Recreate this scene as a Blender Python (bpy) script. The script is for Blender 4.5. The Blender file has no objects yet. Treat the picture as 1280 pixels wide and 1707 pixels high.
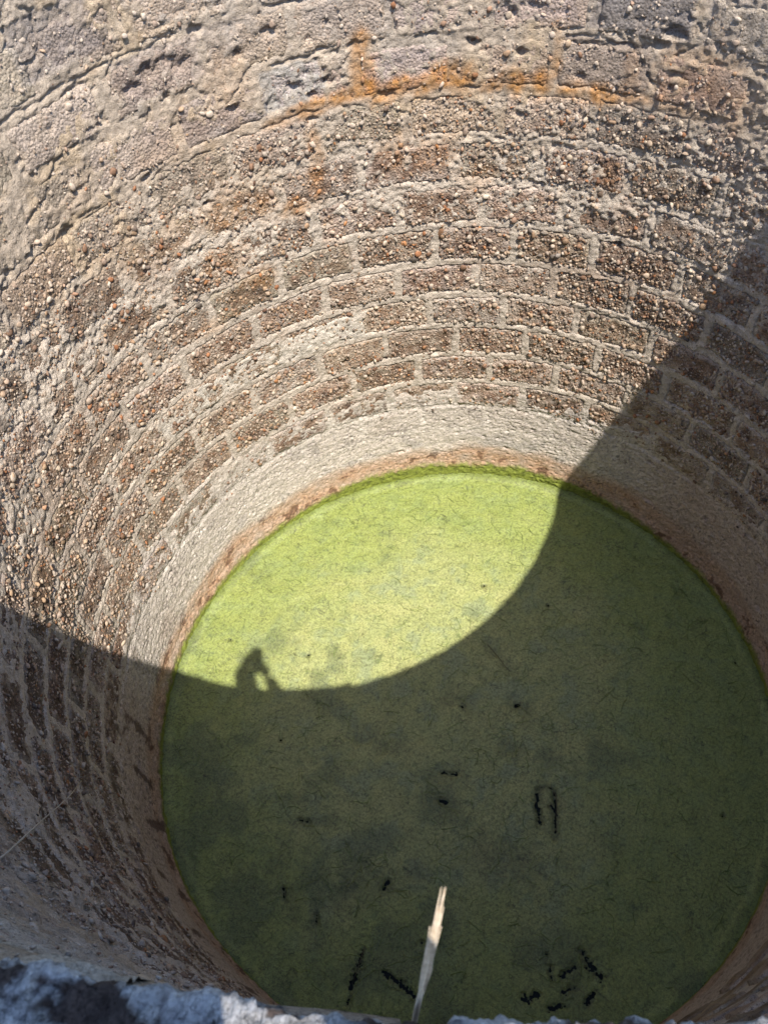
import bpy, bmesh, math, random
import numpy as np
from mathutils import Vector, Matrix

# ------------------------------------------------------------------ camera, sky, sun, exposure
S = bpy.context.scene
R = 1.7                                   # inner radius of the tank (m)
F_PX, PITCH, ROLL, YAW = 1363.85, 0.95342, -0.13626, -0.15719
CAM = Vector((0.0, -1.01966 * R, 2.61385 * R))
SUN_AZ, SUN_EL = 2.62198, 1.08079         # azimuth measured from +Y towards +X

fwd = Vector((math.sin(YAW) * math.cos(PITCH), math.cos(YAW) * math.cos(PITCH), -math.sin(PITCH)))
rgt = Vector((math.cos(YAW), -math.sin(YAW), 0.0))
upv = rgt.cross(fwd)
cr, sr = math.cos(ROLL), math.sin(ROLL)
RGT, UPV = cr * rgt + sr * upv, -sr * rgt + cr * upv
cam_data = bpy.data.cameras.new('camera')
cam = bpy.data.objects.new('camera', cam_data)
S.collection.objects.link(cam)
M4 = Matrix.Identity(4)
for i in range(3):
    M4[i][0], M4[i][1], M4[i][2], M4[i][3] = RGT[i], UPV[i], -fwd[i], CAM[i]
cam.matrix_world = M4
cam_data.sensor_fit = 'HORIZONTAL'
cam_data.sensor_width = 36.0
cam_data.lens = F_PX / 1280 * 36.0
cam_data.clip_start, cam_data.clip_end = 0.01, 600
cam_data.dof.use_dof = True
cam_data.dof.focus_distance = 4.2
cam_data.dof.aperture_fstop = 26.0
S.camera = cam

world = bpy.data.worlds.new('World')
S.world = world
world.use_nodes = True
wn = world.node_tree
wn.nodes.clear()
sky = wn.nodes.new('ShaderNodeTexSky')
sky.sky_type = 'NISHITA'
sky.sun_disc = False
sky.sun_elevation, sky.sun_rotation = SUN_EL, SUN_AZ
sky.dust_density, sky.ozone_density = 0.5, 1.7
bg = wn.nodes.new('ShaderNodeBackground')
bg.inputs['Strength'].default_value = 0.15
out = wn.nodes.new('ShaderNodeOutputWorld')
wn.links.new(sky.outputs[0], bg.inputs['Color'])
wn.links.new(bg.outputs[0], out.inputs['Surface'])

sd = bpy.data.lights.new('sun', 'SUN')
sd.energy, sd.angle, sd.color = 3.7, math.radians(0.5), (1.0, 0.925, 0.82)
sun = bpy.data.objects.new('sun', sd)
S.collection.objects.link(sun)
SV = Vector((math.sin(SUN_AZ) * math.cos(SUN_EL), math.cos(SUN_AZ) * math.cos(SUN_EL), math.sin(SUN_EL)))
sun.rotation_euler = SV.to_track_quat('Z', 'Y').to_euler()
S.view_settings.view_transform = 'Standard'
S.view_settings.look = 'None'
S.view_settings.exposure = 1.36
S.view_settings.gamma = 1.0
S.cycles.max_bounces, S.cycles.diffuse_bounces = 12, 8
S.view_settings.use_curve_mapping = False

rng = np.random.default_rng(7)
random.seed(7)

# ------------------------------------------------------------------ helpers
def tag(o, label=None, cat=None, kind=None, group=None):
    if label: o['label'] = label
    if cat: o['category'] = cat
    if kind: o['kind'] = kind
    if group: o['group'] = group
    return o

def mesh_np(name, V, Q, tris=False, smooth=True):
    me = bpy.data.meshes.new(name)
    n = 3 if tris else 4
    me.vertices.add(len(V)); me.vertices.foreach_set('co', np.ascontiguousarray(V, dtype=np.float32).ravel())
    me.loops.add(Q.size); me.loops.foreach_set('vertex_index', np.ascontiguousarray(Q, dtype=np.int32).ravel())
    me.polygons.add(len(Q))
    me.polygons.foreach_set('loop_start', np.arange(0, Q.size, n, dtype=np.int32))
    me.polygons.foreach_set('loop_total', np.full(len(Q), n, dtype=np.int32))
    if smooth: me.polygons.foreach_set('use_smooth', np.ones(len(Q), dtype=bool))
    me.update(calc_edges=True)
    return me

def add_color(me, col, name='tint'):
    a = me.attributes.new(name, 'FLOAT_COLOR', 'POINT')
    c = np.ones((len(col), 4), np.float32); c[:, :3] = np.clip(col, 0.0, 1.0)
    a.data.foreach_set('color', c.ravel())

def link(name, me, mat, parent=None):
    o = bpy.data.objects.new(name, me)
    S.collection.objects.link(o)
    if mat and not me.materials: me.materials.append(mat)
    if parent: o.parent = parent
    return o

def empty(name, loc=(0, 0, 0)):
    o = bpy.data.objects.new(name, None)
    o.location = loc; o.empty_display_size = 0.2
    S.collection.objects.link(o)
    return o

def sstep(a, b, x):
    t = np.clip((x - a) / (b - a), 0, 1)
    return t * t * (3 - 2 * t)

def lerp(a, b, t): return a + (b - a) * t

def pn(x, y, freq, seed):                 # 2-D gradient noise, about -1..1
    x = np.asarray(x, np.float64) * freq + seed * 17.31; y = np.asarray(y, np.float64) * freq - seed * 9.77
    xi, yi = np.floor(x).astype(np.int64), np.floor(y).astype(np.int64)
    xf, yf = x - xi, y - yi
    u, v = xf ** 3 * (xf * (xf * 6 - 15) + 10), yf ** 3 * (yf * (yf * 6 - 15) + 10)
    def g(ix, iy, fx, fy):
        h = (ix * 374761393 + iy * 668265263 + seed * 982451653) & 0xffffffff
        h = ((h ^ (h >> 13)) * 1274126177) & 0xffffffff
        h = h ^ (h >> 16)
        a = (h & 0xffff) * (2 * math.pi / 65536)
        return np.cos(a) * fx + np.sin(a) * fy
    a, b = g(xi, yi, xf, yf), g(xi + 1, yi, xf - 1, yf)
    c, d = g(xi, yi + 1, xf, yf - 1), g(xi + 1, yi + 1, xf - 1, yf - 1)
    return (a + (b - a) * u + (c - a) * v + (a - b - c + d) * u * v) * 1.5

def fbm(x, y, freq, seed, oct=3, gain=0.55):
    r, a = 0, 1.0
    for i in range(oct):
        r = r + a * pn(x, y, freq * 2 ** i, seed + i * 3); a *= gain
    return r

def seg_dist(x, y, P, Q):
    P, Q = np.array(P), np.array(Q)
    d = Q - P; t = np.clip(((x - P[0]) * d[0] + (y - P[1]) * d[1]) / (d @ d + 1e-12), 0, 1)
    return np.hypot(x - P[0] - t * d[0], y - P[1] - t * d[1])

# ------------------------------------------------------------------ materials
def nodes_of(m):
    m.use_nodes = True
    nt = m.node_tree; nt.nodes.clear()
    o = nt.nodes.new('ShaderNodeOutputMaterial')
    b = nt.nodes.new('ShaderNodeBsdfPrincipled')
    nt.links.new(b.outputs[0], o.inputs['Surface'])
    return nt, b

def noise(nt, scale, detail=4, rough=0.6, coord='Object', dist=0.0):
    tc = nt.nodes.new('ShaderNodeTexCoord')
    n = nt.nodes.new('ShaderNodeTexNoise')
    n.inputs['Scale'].default_value = scale; n.inputs['Detail'].default_value = detail
    n.inputs['Roughness'].default_value = rough; n.inputs['Distortion'].default_value = dist
    nt.links.new(tc.outputs[coord], n.inputs['Vector'])
    return n

def ramp(nt, src, stops):
    r = nt.nodes.new('ShaderNodeValToRGB')
    el = r.color_ramp.elements
    while len(el) < len(stops): el.new(0.5)
    for e, (p, c) in zip(el, stops):
        e.position = p; e.color = (c, c, c, 1) if isinstance(c, (int, float)) else (*c, 1)
    nt.links.new(src, r.inputs['Fac'])
    return r

def mult(nt, a, b, fac=1.0):
    m = nt.nodes.new('ShaderNodeMix'); m.data_type = 'RGBA'; m.blend_type = 'MULTIPLY'
    m.inputs[0].default_value = fac
    nt.links.new(a, m.inputs[6]); nt.links.new(b, m.inputs[7])
    return m.outputs[2]

def bump(nt, b, src, dist, strength=1.0, prev=None):
    bp = nt.nodes.new('ShaderNodeBump')
    bp.inputs['Distance'].default_value = dist; bp.inputs['Strength'].default_value = strength
    nt.links.new(src, bp.inputs['Height'])
    if prev: nt.links.new(prev, bp.inputs['Normal'])
    nt.links.new(bp.outputs[0], b.inputs['Normal'])
    return bp.outputs[0]

def tint_material(name, grain=0.35, rough=0.92, bdist=0.004, vor=0.0, vs=85):
    m = bpy.data.materials.new(name)
    nt, b = nodes_of(m)
    at = nt.nodes.new('ShaderNodeAttribute'); at.attribute_name = 'tint'
    n1 = noise(nt, 95, 6, 0.75); n2 = noise(nt, 380, 3, 0.7)
    r1 = ramp(nt, n1.outputs['Fac'], [(0.36, 1 - grain * 1.3), (0.48, 1.0), (0.72, 1.0)])
    r2 = ramp(nt, n2.outputs['Fac'], [(0.32, 1 - grain), (0.62, 1.0)])
    c = mult(nt, at.outputs['Color'], r1.outputs[0]); c = mult(nt, c, r2.outputs[0])
    nt.links.new(c, b.inputs['Base Color'])
    b.inputs['Roughness'].default_value = rough
    b.inputs['Specular IOR Level'].default_value = 0.2
    nb = noise(nt, 75, 8, 0.78)
    p = bump(nt, b, nb.outputs['Fac'], bdist * 2.2)
    if vor:
        tc = nt.nodes.new('ShaderNodeTexCoord')
        v = nt.nodes.new('ShaderNodeTexVoronoi'); v.inputs['Scale'].default_value = vs
        nt.links.new(tc.outputs['Object'], v.inputs['Vector'])
        iv = nt.nodes.new('ShaderNodeMath'); iv.operation = 'SUBTRACT'; iv.inputs[0].default_value = 1.0
        nt.links.new(v.outputs['Distance'], iv.inputs[1])
        bump(nt, b, iv.outputs[0], vor, 1.0, p)
    return m

MORTAR = tint_material('mortar', 0.32, bdist=0.0062, vor=0.0016, vs=170)
BLOCK = tint_material('aggregate_block', 0.40, bdist=0.005, vor=0.006)
PEBBLE = tint_material('pebble', 0.22, 0.75, 0.0012)

def ramp_pebble_material():
    m = bpy.data.materials.new('loose_pebble'); nt, b = nodes_of(m)
    oi = nt.nodes.new('ShaderNodeObjectInfo')
    r = ramp(nt, oi.outputs['Random'], [(0.0, (0.24, 0.13, 0.07)), (0.25, (0.17, 0.12, 0.09)), (0.5, (0.30, 0.21, 0.14)), (0.75, (0.11, 0.095, 0.085)), (1.0, (0.30, 0.16, 0.08))])
    n = noise(nt, 160, 4, 0.6); rr = ramp(nt, n.outputs['Fac'], [(0.3, 0.65), (0.65, 1.0)])
    nt.links.new(mult(nt, r.outputs[0], rr.outputs[0]), b.inputs['Base Color'])
    b.inputs['Roughness'].default_value = 0.7; b.inputs['Specular IOR Level'].default_value = 0.3
    nb = noise(nt, 120, 4, 0.6); bump(nt, b, nb.outputs['Fac'], 0.003)
    return m
LOOSE_PEBBLE = ramp_pebble_material()

# ------------------------------------------------------------------ masonry layout
CH = 0.12771 * R                          # course height
ZB = (1.16563 - 9 * 0.12771) * R          # bottom of course 0
NC = 18
ZTOP = ZB + NC * CH
NB = 27
PIT = 360.0 / NB
OFF = [6.5, 0.0, 6.4, -0.6, 6.0, -0.2, 8.3, 3.0, -3.4, -9.3, -0.8, -7.0, 0.0, 4.9, -1.5, 5.6, 0.3, 7.0]
JB = np.zeros((NC, NB + 1))               # joint angle of each course, degrees, -180.. +PIT
for c in range(NC):
    base = ((OFF[c] + 180) % PIT) - 180
    JB[c] = base + PIT * np.arange(NB + 1)
    JB[c, 1:NB] += rng.normal(0, 0.35, NB - 1)
    JB[c, NB] = JB[c, 0] + 360

def layout(s, z):
    """s arc length (m), z height -> course, column, distance to nearest joint (m)"""
    th0 = np.degrees(s / R)
    zw = z + 0.008 * pn(s, z, 1.6, 11) + 0.005 * pn(s, z, 6, 12)
    tw = th0 + 0.30 * pn(s, z, 4, 13)
    v = (zw - ZB) / CH
    c = np.clip(np.floor(v).astype(int), 0, NC - 1)
    fv = np.clip(v - c, 0, 1)
    j0 = JB[c, 0]
    k = np.floor((tw - j0) / PIT).astype(int)
    k = np.where(k < 0, k + NB, k); twk = np.where(tw < j0, tw + 360, tw)
    k = np.clip(k, 0, NB - 1)
    k = np.where(twk < JB[c, k], k - 1, k); k = np.clip(k, 0, NB - 1)
    k = np.where(twk > JB[c, k + 1], k + 1, k); k = np.clip(k, 0, NB - 1)
    du = np.minimum(twk - JB[c, k], JB[c, k + 1] - twk) * math.pi / 180 * R
    dv = np.minimum(fv, 1 - fv) * CH
    d = np.minimum(du, dv)
    q = 0.03
    inner = (du < q) & (dv < q)
    d = np.where(inner, q - np.hypot(q - du, q - dv), d)
    return c, k, d

PATCHES = [  # plaster patches: (theta centre, half width, z centre, half height, amount)
    (-38.5, 21.5, 1.43, 0.080, 1.0), (-12, 6, 1.62, 0.05, 0.3), (-66, 9, 2.33, 0.12, 0.55),
    (-100, 14, 1.05, 0.16, 0.35), (-118, 20, 3.0, 0.2, 0.6), (18, 10, 2.22, 0.10, 0.4), (-2, 7, 2.44, 0.08, 0.35),
    (-55, 8, 1.85, 0.05, 0.35), (36, 7, 1.86, 0.04, 0.3), (-77, 8, 1.35, 0.1, 0.3), (45, 9, 1.25, 0.06, 0.3)]

def cover(s, z):
    """how far the old plaster coat covers the blocks, 0..1"""
    th = np.degrees(s / R)
    n = fbm(s, z, 2.2, 21, 4)
    n2 = fbm(s, z, 7.0, 25, 3)
    low = sstep(0.93, 0.70, z + 0.10 * n + 0.04 * n2) * 1.0
    hi = sstep(2.58, 2.72, z + 0.03 * n) * (0.80 + 0.40 * n + 0.22 * n2)
    mid = sstep(1.93, 2.12, z + 0.08 * n) * (0.56 + 0.42 * n + 0.30 * n2)
    left = sstep(-42, -70, th) * sstep(1.5, 1.9, z) * (0.44 + 0.55 * n + 0.30 * n2) + sstep(-88, -105, th) * (0.02 + 0.35 * n + 0.4 * n2)
    p = np.maximum.reduce([low, hi, mid, left, 0.22 * n + 0.16 * n2 + 0.07])
    for (t0, tw, z0, zw, a) in PATCHES:
        e = np.maximum(np.abs(th - t0) / tw, np.abs(z - z0) / zw) + 0.22 * n2
        p = np.maximum(p, a * sstep(1.15, 0.85, e))
    return np.clip(p, 0, 1)

def joint_half(s, z): return 0.0195 + 0.006 * pn(s, z, 2.5, 31) + 0.006 * pn(s, z, 11, 32) + 0.0045 * pn(s, z, 34, 33)

# pits and cracks as a raster over the fine sector
T0, T1 = -172.0, 90.0
PX = 0.005
S0, S1 = math.radians(T0) * R, math.radians(T1) * R
Z0, Z1 = -0.12, ZTOP - 0.05
nsx, nzx = int((S1 - S0) / PX) + 1, int((Z1 - Z0) / PX) + 1
gs, gz = np.meshgrid(S0 + np.arange(nsx) * PX, Z0 + np.arange(nzx) * PX)
pit = np.zeros(gs.shape, np.float64)
def add_pit(s, z, r, d, ell=1.0):
    i, j = int((s - S0) / PX), int((z - Z0) / PX)
    w = int(2.6 * r * max(1, ell) / PX) + 1
    i0, i1, j0, j1 = max(i - w, 0), min(i + w, nsx), max(j - w, 0), min(j + w, nzx)
    if i0 >= i1 or j0 >= j1: return
    sub = np.s_[j0:j1, i0:i1]
    dd = np.hypot((gs[sub] - s) / ell, gz[sub] - z) / r
    pit[sub] = np.maximum(pit[sub], d * sstep(1.25, 0.55, dd + 0.60 * pn(gs[sub], gz[sub], 38, 5) + 0.35 * pn(gs[sub], gz[sub], 85, 6)))
for _ in range(2600):
    z = rng.uniform(0.25, ZTOP)
    z = rng.uniform(2.5, ZTOP) if rng.random() < 0.5 else z
    r = rng.lognormal(math.log(0.0062), 0.42)
    add_pit(rng.uniform(S0, S1), z, min(r, 0.022), min(r * 1.2, 0.016), rng.uniform(0.8, 2.6))
BIGPITS = [(-17.9, 2.74, .020), (-41.5, 2.99, .035), (-37, 2.965, .03), (-44, 2.955, .026), (-29, 2.93, .022), (-34, 3.06, .02), (-24.5, 2.98, .024),
           (-38.8, 2.40, .018), (2.2, 2.82, .022), (26.3, 1.95, .024), (-22, 1.19, .02), (-31.5, 2.74, .022), (-46, 2.62, .018), (28.5, 2.91, .03),
           (27, 2.86, .024), (-60, 2.62, .026), (-22.6, 2.75, .03), (-20, 2.70, .02), (7.5, 2.93, .02), (9, 2.78, .018), (17, 2.70, .018)]
for t, z, r in BIGPITS: add_pit(math.radians(t) * R, z, r * 0.85, 0.024, 1.5)
# cracks that run along the beds where the plaster coat has split
for c in range(10, 18):
    zc = ZB + c * CH
    w = 0.022 * pn(gs, gs * 0 + c * 3.3, 1.2, 41) + 0.018 * pn(gs, gs * 0 + c * 2.1, 5, 42) + 0.012 * pn(gs, gs * 0 + c, 18, 43)
    dz = np.abs(gz - zc - w)
    amp = {10: 0.1, 11: 0.15, 12: .65, 13: .75, 14: .75, 15: 0.65}.get(c, 0.7)
    on = sstep(-0.05, 0.35, pn(gs, gs * 0 + c * 5.1, 1.7, 44) + 0.45 * pn(gs, gs * 0 + c, 7, 45) + amp - 0.75)
    wd = 0.0036 + 0.003 * pn(gs, gz, 9, 46)
    pit = np.maximum(pit, 0.015 * amp * on * sstep(wd + 0.004, wd * 0.5, dz))
# free cracks wandering over the upper plaster
for q in range(46):
    s, z = rng.uniform(S0 * 0.8, S1), rng.uniform(2.62, 3.5)
    a = rng.choice([0, 0, math.pi, 1.2]) + rng.normal(0, 0.35)
    for st in range(rng.integers(12, 60)):
        a += rng.normal(0, 0.25); s += math.cos(a) * 0.006; z += math.sin(a) * 0.006
        add_pit(s, z, 0.0045, 0.012)
def pit_at(s, z):
    x = np.clip((s - S0) / PX, 0, nsx - 1.001); y = np.clip((z - Z0) / PX, 0, nzx - 1.001)
    i, j = x.astype(int), y.astype(int); fx, fy = x - i, y - j
    return (pit[j, i] * (1 - fx) * (1 - fy) + pit[j, i + 1] * fx * (1 - fy) + pit[j + 1, i] * (1 - fx) * fy + pit[j + 1, i + 1] * fx * fy)

def rough_amp(s, z):
    low = sstep(0.84, 0.66, z + 0.06 * pn(s, z, 2.2, 21))
    return lerp(1.0, 0.75, low)

TINTS = [  # rough grey or brown stones showing through the render: angles, heights, colour, amount
    (14.6, 26.2, 2.66, 2.85, (.33, .265, .22), 0.9), (17.5, 30.8, 2.89, 3.06, (.30, .265, .25), 0.9), (4.5, 16, 2.91, 3.07, (.40, .34, .31), 0.6),
    (-27, -18.5, 2.68, 2.84, (.42, .405, .38), 0.8), (-57, -46, 3.13, 3.31, (.35, .305, .28), 0.8), (-42, -32, 3.12, 3.30, (.38, .33, .295), 0.6),
    (-46, -34, 2.90, 3.06, (.40, .33, .29), 0.7), (-10, 0.5, 2.70, 2.86, (.44, .39, .34), 0.5), (-62, -52, 2.66, 2.82, (.42, .35, .29), 0.6), (31.5, 44, 2.88, 3.07, (.43, .365, .32), 0.5),
    (-33, -22, 2.90, 3.06, (.45, .38, .34), 0.4), (-20, -8, 2.90, 3.07, (.38, .33, .30), 0.5), (-30, -19, 3.12, 3.30, (.37, .32, .285), 0.6), (-75, -63, 2.44, 2.62, (.36, .29, .23), 0.6)]
def mortar_h(s, z, d, P):
    jw = joint_half(s, z)
    B = sstep(jw - 0.003, jw + 0.015, d)
    amp = rough_amp(s, z)
    rg = 1 + 0.8 * sstep(1.9, 2.15, z) * sstep(2.66, 2.5, z)
    hk = sstep(0.15, 0.55, fbm(s, z, 4.5, 105, 3) + 0.25 * pn(s, z, 16, 106)) * sstep(2.5, 2.7, z)
    for (t0, t1, z0, z1, _c, _a) in TINTS:
        hk = np.maximum(hk, _a * sstep(1.08, .9, np.maximum(np.abs(np.degrees(s / R) - (t0 + t1) / 2) / ((t1 - t0) / 2), np.abs(z - (z0 + z1) / 2) / ((z1 - z0) / 2)) + 0.15 * pn(s, z, 14, 107)))
    rg = rg + 0.6 * hk
    h = amp * rg * (0.0035 * fbm(s, z, 14, 51, 2) + 0.0035 * pn(s, z, 38, 54) + 0.0030 * pn(s, z, 75, 55))
    hB = lerp(-0.026, 0.0045, np.clip(P * 1.25, 0, 1)) + 0.006 * fbm(s, z, 20, 57, 2) * (1 - 0.4 * P)
    low = sstep(0.84, 0.66, z + 0.06 * pn(s, z, 2.2, 21))
    hB = lerp(hB, 0.0, low)
    h = h - hk * (0.003 + 0.007 * np.abs(pn(s, z, 30, 66)) + 0.004 * np.abs(pn(s, z, 68, 67))) + (1 - B) * (0.0008 + 0.0045 * pn(s, z, 9, 34)) * (1 - low) * (1 - 0.8 * sstep(2.5, 2.7, z)) + B * hB + 0.008 * pn(s, z, 1.3, 58)
    # horizontal trowel ridges in the smooth lower coat and a lip above the ochre bed
    h = h + low * (0.0015 * pn(s * 0.35, z, 30, 59) + 0.0018 * pn(s, z, 85, 62) - 0.006 * sstep(0.36, 0.62, pn(s, z, 58, 63) + 0.30 * pn(s, z, 5, 64)) - 0.003 * sstep(0.3, 0.6, pn(s, z, 78, 65)) - 0.004 * sstep(0.018, 0.008, d) * sstep(0.5, 0.62, z))
    h = h + 0.006 * sstep(0.05, 0.0, np.abs(z - (ZB + 12 * CH + 0.028))) * sstep(-0.3, 0.3, pn(s, z * 0, 1.5, 60) + 0.2)
    return h - pit_at(s, z) - 0.03 * sstep(ZTOP - 0.17, ZTOP - 0.07, z)

def block_h(s, z, d, c, k):
    jw = joint_half(s, z)
    B = sstep(jw - 0.016, jw + 0.009, d)
    hh = ((c * 7919 + k * 104729) % 97) / 97.0
    h = 0.005 * fbm(s, z, 16, 71, 2) + 0.0045 * pn(s, z, 40, 74) + 0.003 * pn(s, z, 80, 75) + 0.008 * pn(s, z, 1.3, 58)
    up = sstep(2.55, 2.7, z)
    return h * (1 - 0.35 * up) + (hh - 0.5) * 0.008 + 0.001 - 0.034 * (1 - B) - pit_at(s, z) * 0.8 - 0.03 * sstep(ZTOP - 0.17, ZTOP - 0.07, z)

# ------------------------------------------------------------------ colour of the stone and of its stains
ORANGE = [  # (theta, z, half angle, half height, strength)
    (-21.5, 2.645, 3.2, .022, .8), (-16, 2.665, 3.5, .028, 1), (-12, 2.675, 2.5, .045, 1), (-8.5, 2.675, 3, .035, 1), (-4.5, 2.665, 2.5, .035, 1), (-0.5, 2.69, 3, .05, 1),
    (5.5, 2.66, 2, .03, .9), (8.5, 2.67, 2.6, .035, 1), (12, 2.66, 2.4, .04, 1), (16, 2.645, 3, .028, .9), (20.5, 2.64, 3.2, .028, .95), (24, 2.65, 2.4, .026, .7), (29, 2.65, 3.5, .02, .45), (33, 2.64, 4, .02, .35), (32, 2.76, 5, .09, .42), (38, 2.72, 3, .08, .35), (24, 2.70, 1.2, .09, .35), (-32, 2.80, 3, .10, .22), (-40, 2.72, 6, .07, .20),
    (-12.8, 2.86, 1.6, .045, .8), (-12.4, 2.75, 1.8, .06, .7), (-25, 2.63, 3, .02, .5), (13.6, 2.75, .8, .08, .6),
    (-21, 2.48, 1.2, .06, .55), (-21.8, 2.32, 1.4, .06, .6), (-25.8, 2.22, 2.2, .035, .8), (-36.4, 2.33, 5, .06, .35), (-38.4, 2.11, 4, .06, .3), (-30, 2.28, 3, .05, .35),
    (23.6, 2.27, 2.2, .05, .35), (-34, 1.93, 3, .035, .4), (-44, 1.80, 4, .03, .35), (-3, 2.36, 4, .05, .35), (3, 2.22, 3, .05, .3), (-9, 2.40, 3, .06, .4)]
def stain_fields(s, z):
    th = np.degrees(s / R)
    n = fbm(s, z, 9, 81, 3)
    o = np.zeros_like(s, dtype=float)
    for (t0, z0, tw, zw, a) in ORANGE:
        m = np.abs(th - t0) < tw * 2.2
        if not np.any(m): continue
        e = np.hypot((th[m] - t0) / tw, (z[m] - z0) / (zw * 1.5)) + 0.5 * n[m]
        o[m] = np.maximum(o[m], a * sstep(1.5, 0.35, e))
    return o

def wall_color(s, z, P, kind):
    th = np.degrees(s / R)
    n1, n2, n3 = fbm(s, z, 1.5, 91, 3), fbm(s, z, 8, 94, 3), fbm(s, z, 30, 97, 2)
    def C(*c): return np.array(c)[None, :]
    def mix(a, b, t): return a + (b - a) * np.clip(t, 0, 1)[:, None]
    if kind == 'mortar':
        col = np.repeat(C(.62, .54, .45), len(s), 0)
        up = sstep(2.25, 2.65, z + 0.12 * n1)
        col = mix(col, C(.56, .465, .365), up)                             # rosy old render high up
        col = mix(col, C(.55, .425, .285), up * sstep(0.1, 0.7, n1 + 0.5 * n2) * 0.75)   # ochre clouds
        col = mix(col, C(.46, .41, .355), up * sstep(0.25, 0.8, -n1 + 0.4 * n2) * 0.6)    # grey clouds
        low = sstep(0.98, 0.72, z + 0.10 * n1)
        col = mix(col, C(.70, .63, .56), low)
        col = mix(col, C(.42, .39, .37), low * sstep(0.1, 0.6, n2 * 0.6 - n1 * 0.5) * 0.6)
        col = mix(col, C(.55, .42, .34), low * sstep(0.2, 0.8, n1) * 0.5)
        dl = layout(s, z)[2]
        jm = sstep(0.034, 0.012, dl + 0.008 * n2)
        faint = sstep(0.36, 0.5, z + 0.05 * n2) * low
        col = mix(col, C(.50, .44, .385), faint * (1 - jm) * sstep(-0.5, 0.5, n2 + n3 * 0.6) * 0.4)
        col = mix(col, C(.72, .66, .59), faint * jm * 0.6)
        col = mix(col, C(.74, .68, .61), low * sstep(-15, -40, th) * sstep(-85, -65, th) * sstep(-0.2, 0.5, n1 + 0.4 * n2) * 0.7)
        pe = np.maximum(np.abs(th + 38.5) / 21.5, np.abs(z - 1.43) / 0.085) + 0.2 * n2
        col = mix(col, C(.74, .68, .59), sstep(1.15, 0.8, pe) * 0.8)
        # warm tide line over the scum
        pz = z + 0.05 * n1 + 0.035 * n2
        col = mix(col, C(.58, .36, .225), sstep(0.31, 0.20, pz) * (0.75 + 0.3 * n2))
        rt = sstep(32, 52, th) + sstep(-85, -100, th)
        col = mix(col, C(.52, .38, .28), rt * sstep(1.25, 0.45, pz) * 0.6)
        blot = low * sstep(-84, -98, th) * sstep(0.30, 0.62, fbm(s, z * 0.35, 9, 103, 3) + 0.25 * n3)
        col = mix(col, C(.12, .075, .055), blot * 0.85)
        col = mix(col, C(.17, .145, .13), low * sstep(0.32, 0.6, pn(s, z, 64, 113) + 0.4 * n2 + 0.3 * n1) * 0.65)
        col = mix(col, C(.15, .085, .055), sstep(0.30, 0.2, z) * sstep(0.48, 0.70, n2 + 0.35 * n3) * 0.8)
    else:
        col = np.repeat(C(.30, .21, .15), len(s), 0)
        col = mix(col, C(.40, .33, .265), sstep(-0.2, 0.6, n2))
        col = mix(col, C(.19, .135, .105), sstep(0.2, 0.8, -n2 + 0.3 * n1))
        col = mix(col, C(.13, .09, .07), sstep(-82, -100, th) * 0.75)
        up = sstep(2.3, 2.65, z + 0.1 * n1)
        col = mix(col, C(.50, .41, .325), up * 0.85)
        col = mix(col, C(.37, .325, .29), up * sstep(0.1, 0.6, -n1) * 0.8)
    rt = sstep(38, 46, th)
    for (t0, t1, z0, z1, tc, ta) in TINTS:
        e = np.maximum(np.abs(th - (t0 + t1) / 2) / ((t1 - t0) / 2), np.abs(z - (z0 + z1) / 2) / ((z1 - z0) / 2)) + 0.15 * n2
        col = mix(col, C(*tc), ta * sstep(1.06, .92, e) * (0.8 + 0.3 * n3))
    o = stain_fields(s, z)
    col = mix(col, C(.50, .245, .075), o * (0.80 + 0.35 * n3))
    col = mix(col, C(.30, .16, .09), 0.30 * sstep(0.3, 0.9, n1 + n2 * 0.5) * sstep(1.2, 1.8, z) * sstep(2.6, 2.3, z))
    n4 = pn(s, z, 62, 118)
    col = col * (1 + 0.14 * n2 + 0.16 * n3 + 0.16 * n4)[:, None]
    if kind == 'mortar': col = mix(col, C(.30, .225, .165), sstep(0.25, 0.8, n2 * 0.7 + n3 * 0.6) * sstep(0.6, 0.9, z) * 0.45)
    # green scum clinging to the wall at the water line
    gzz = z + 0.022 * n2 + 0.015 * n1
    top = lerp(0.06, 0.115, sstep(45, 15, np.abs(th))) + 0.02 * n1
    gt = sstep(top + 0.035, top - 0.03, gzz + 0.012 * n3)
    gcol = mix(np.repeat(C(.27, .32, .06), len(s), 0), C(.17, .20, .045), sstep(0, .6, n3))
    col = mix(col, gcol, gt)
    return col

# ------------------------------------------------------------------ the tank: mortar coat
well = empty('masonry_well', (0, 0, 0))
tag(well, 'round deep masonry tank of pebbly concrete blocks with pale mortar joints', 'well')

def pos(s, z, h):
    th = s / R; r = R - h
    return np.stack([np.sin(th) * r, np.cos(th) * r, z], -1)

def grid_faces(nz, ns):
    i = np.arange(nz - 1)[:, None] * ns + np.arange(ns - 1)[None]
    return np.stack([i, i + ns, i + ns + 1, i + 1], -1)      # normals point to the axis

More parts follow.
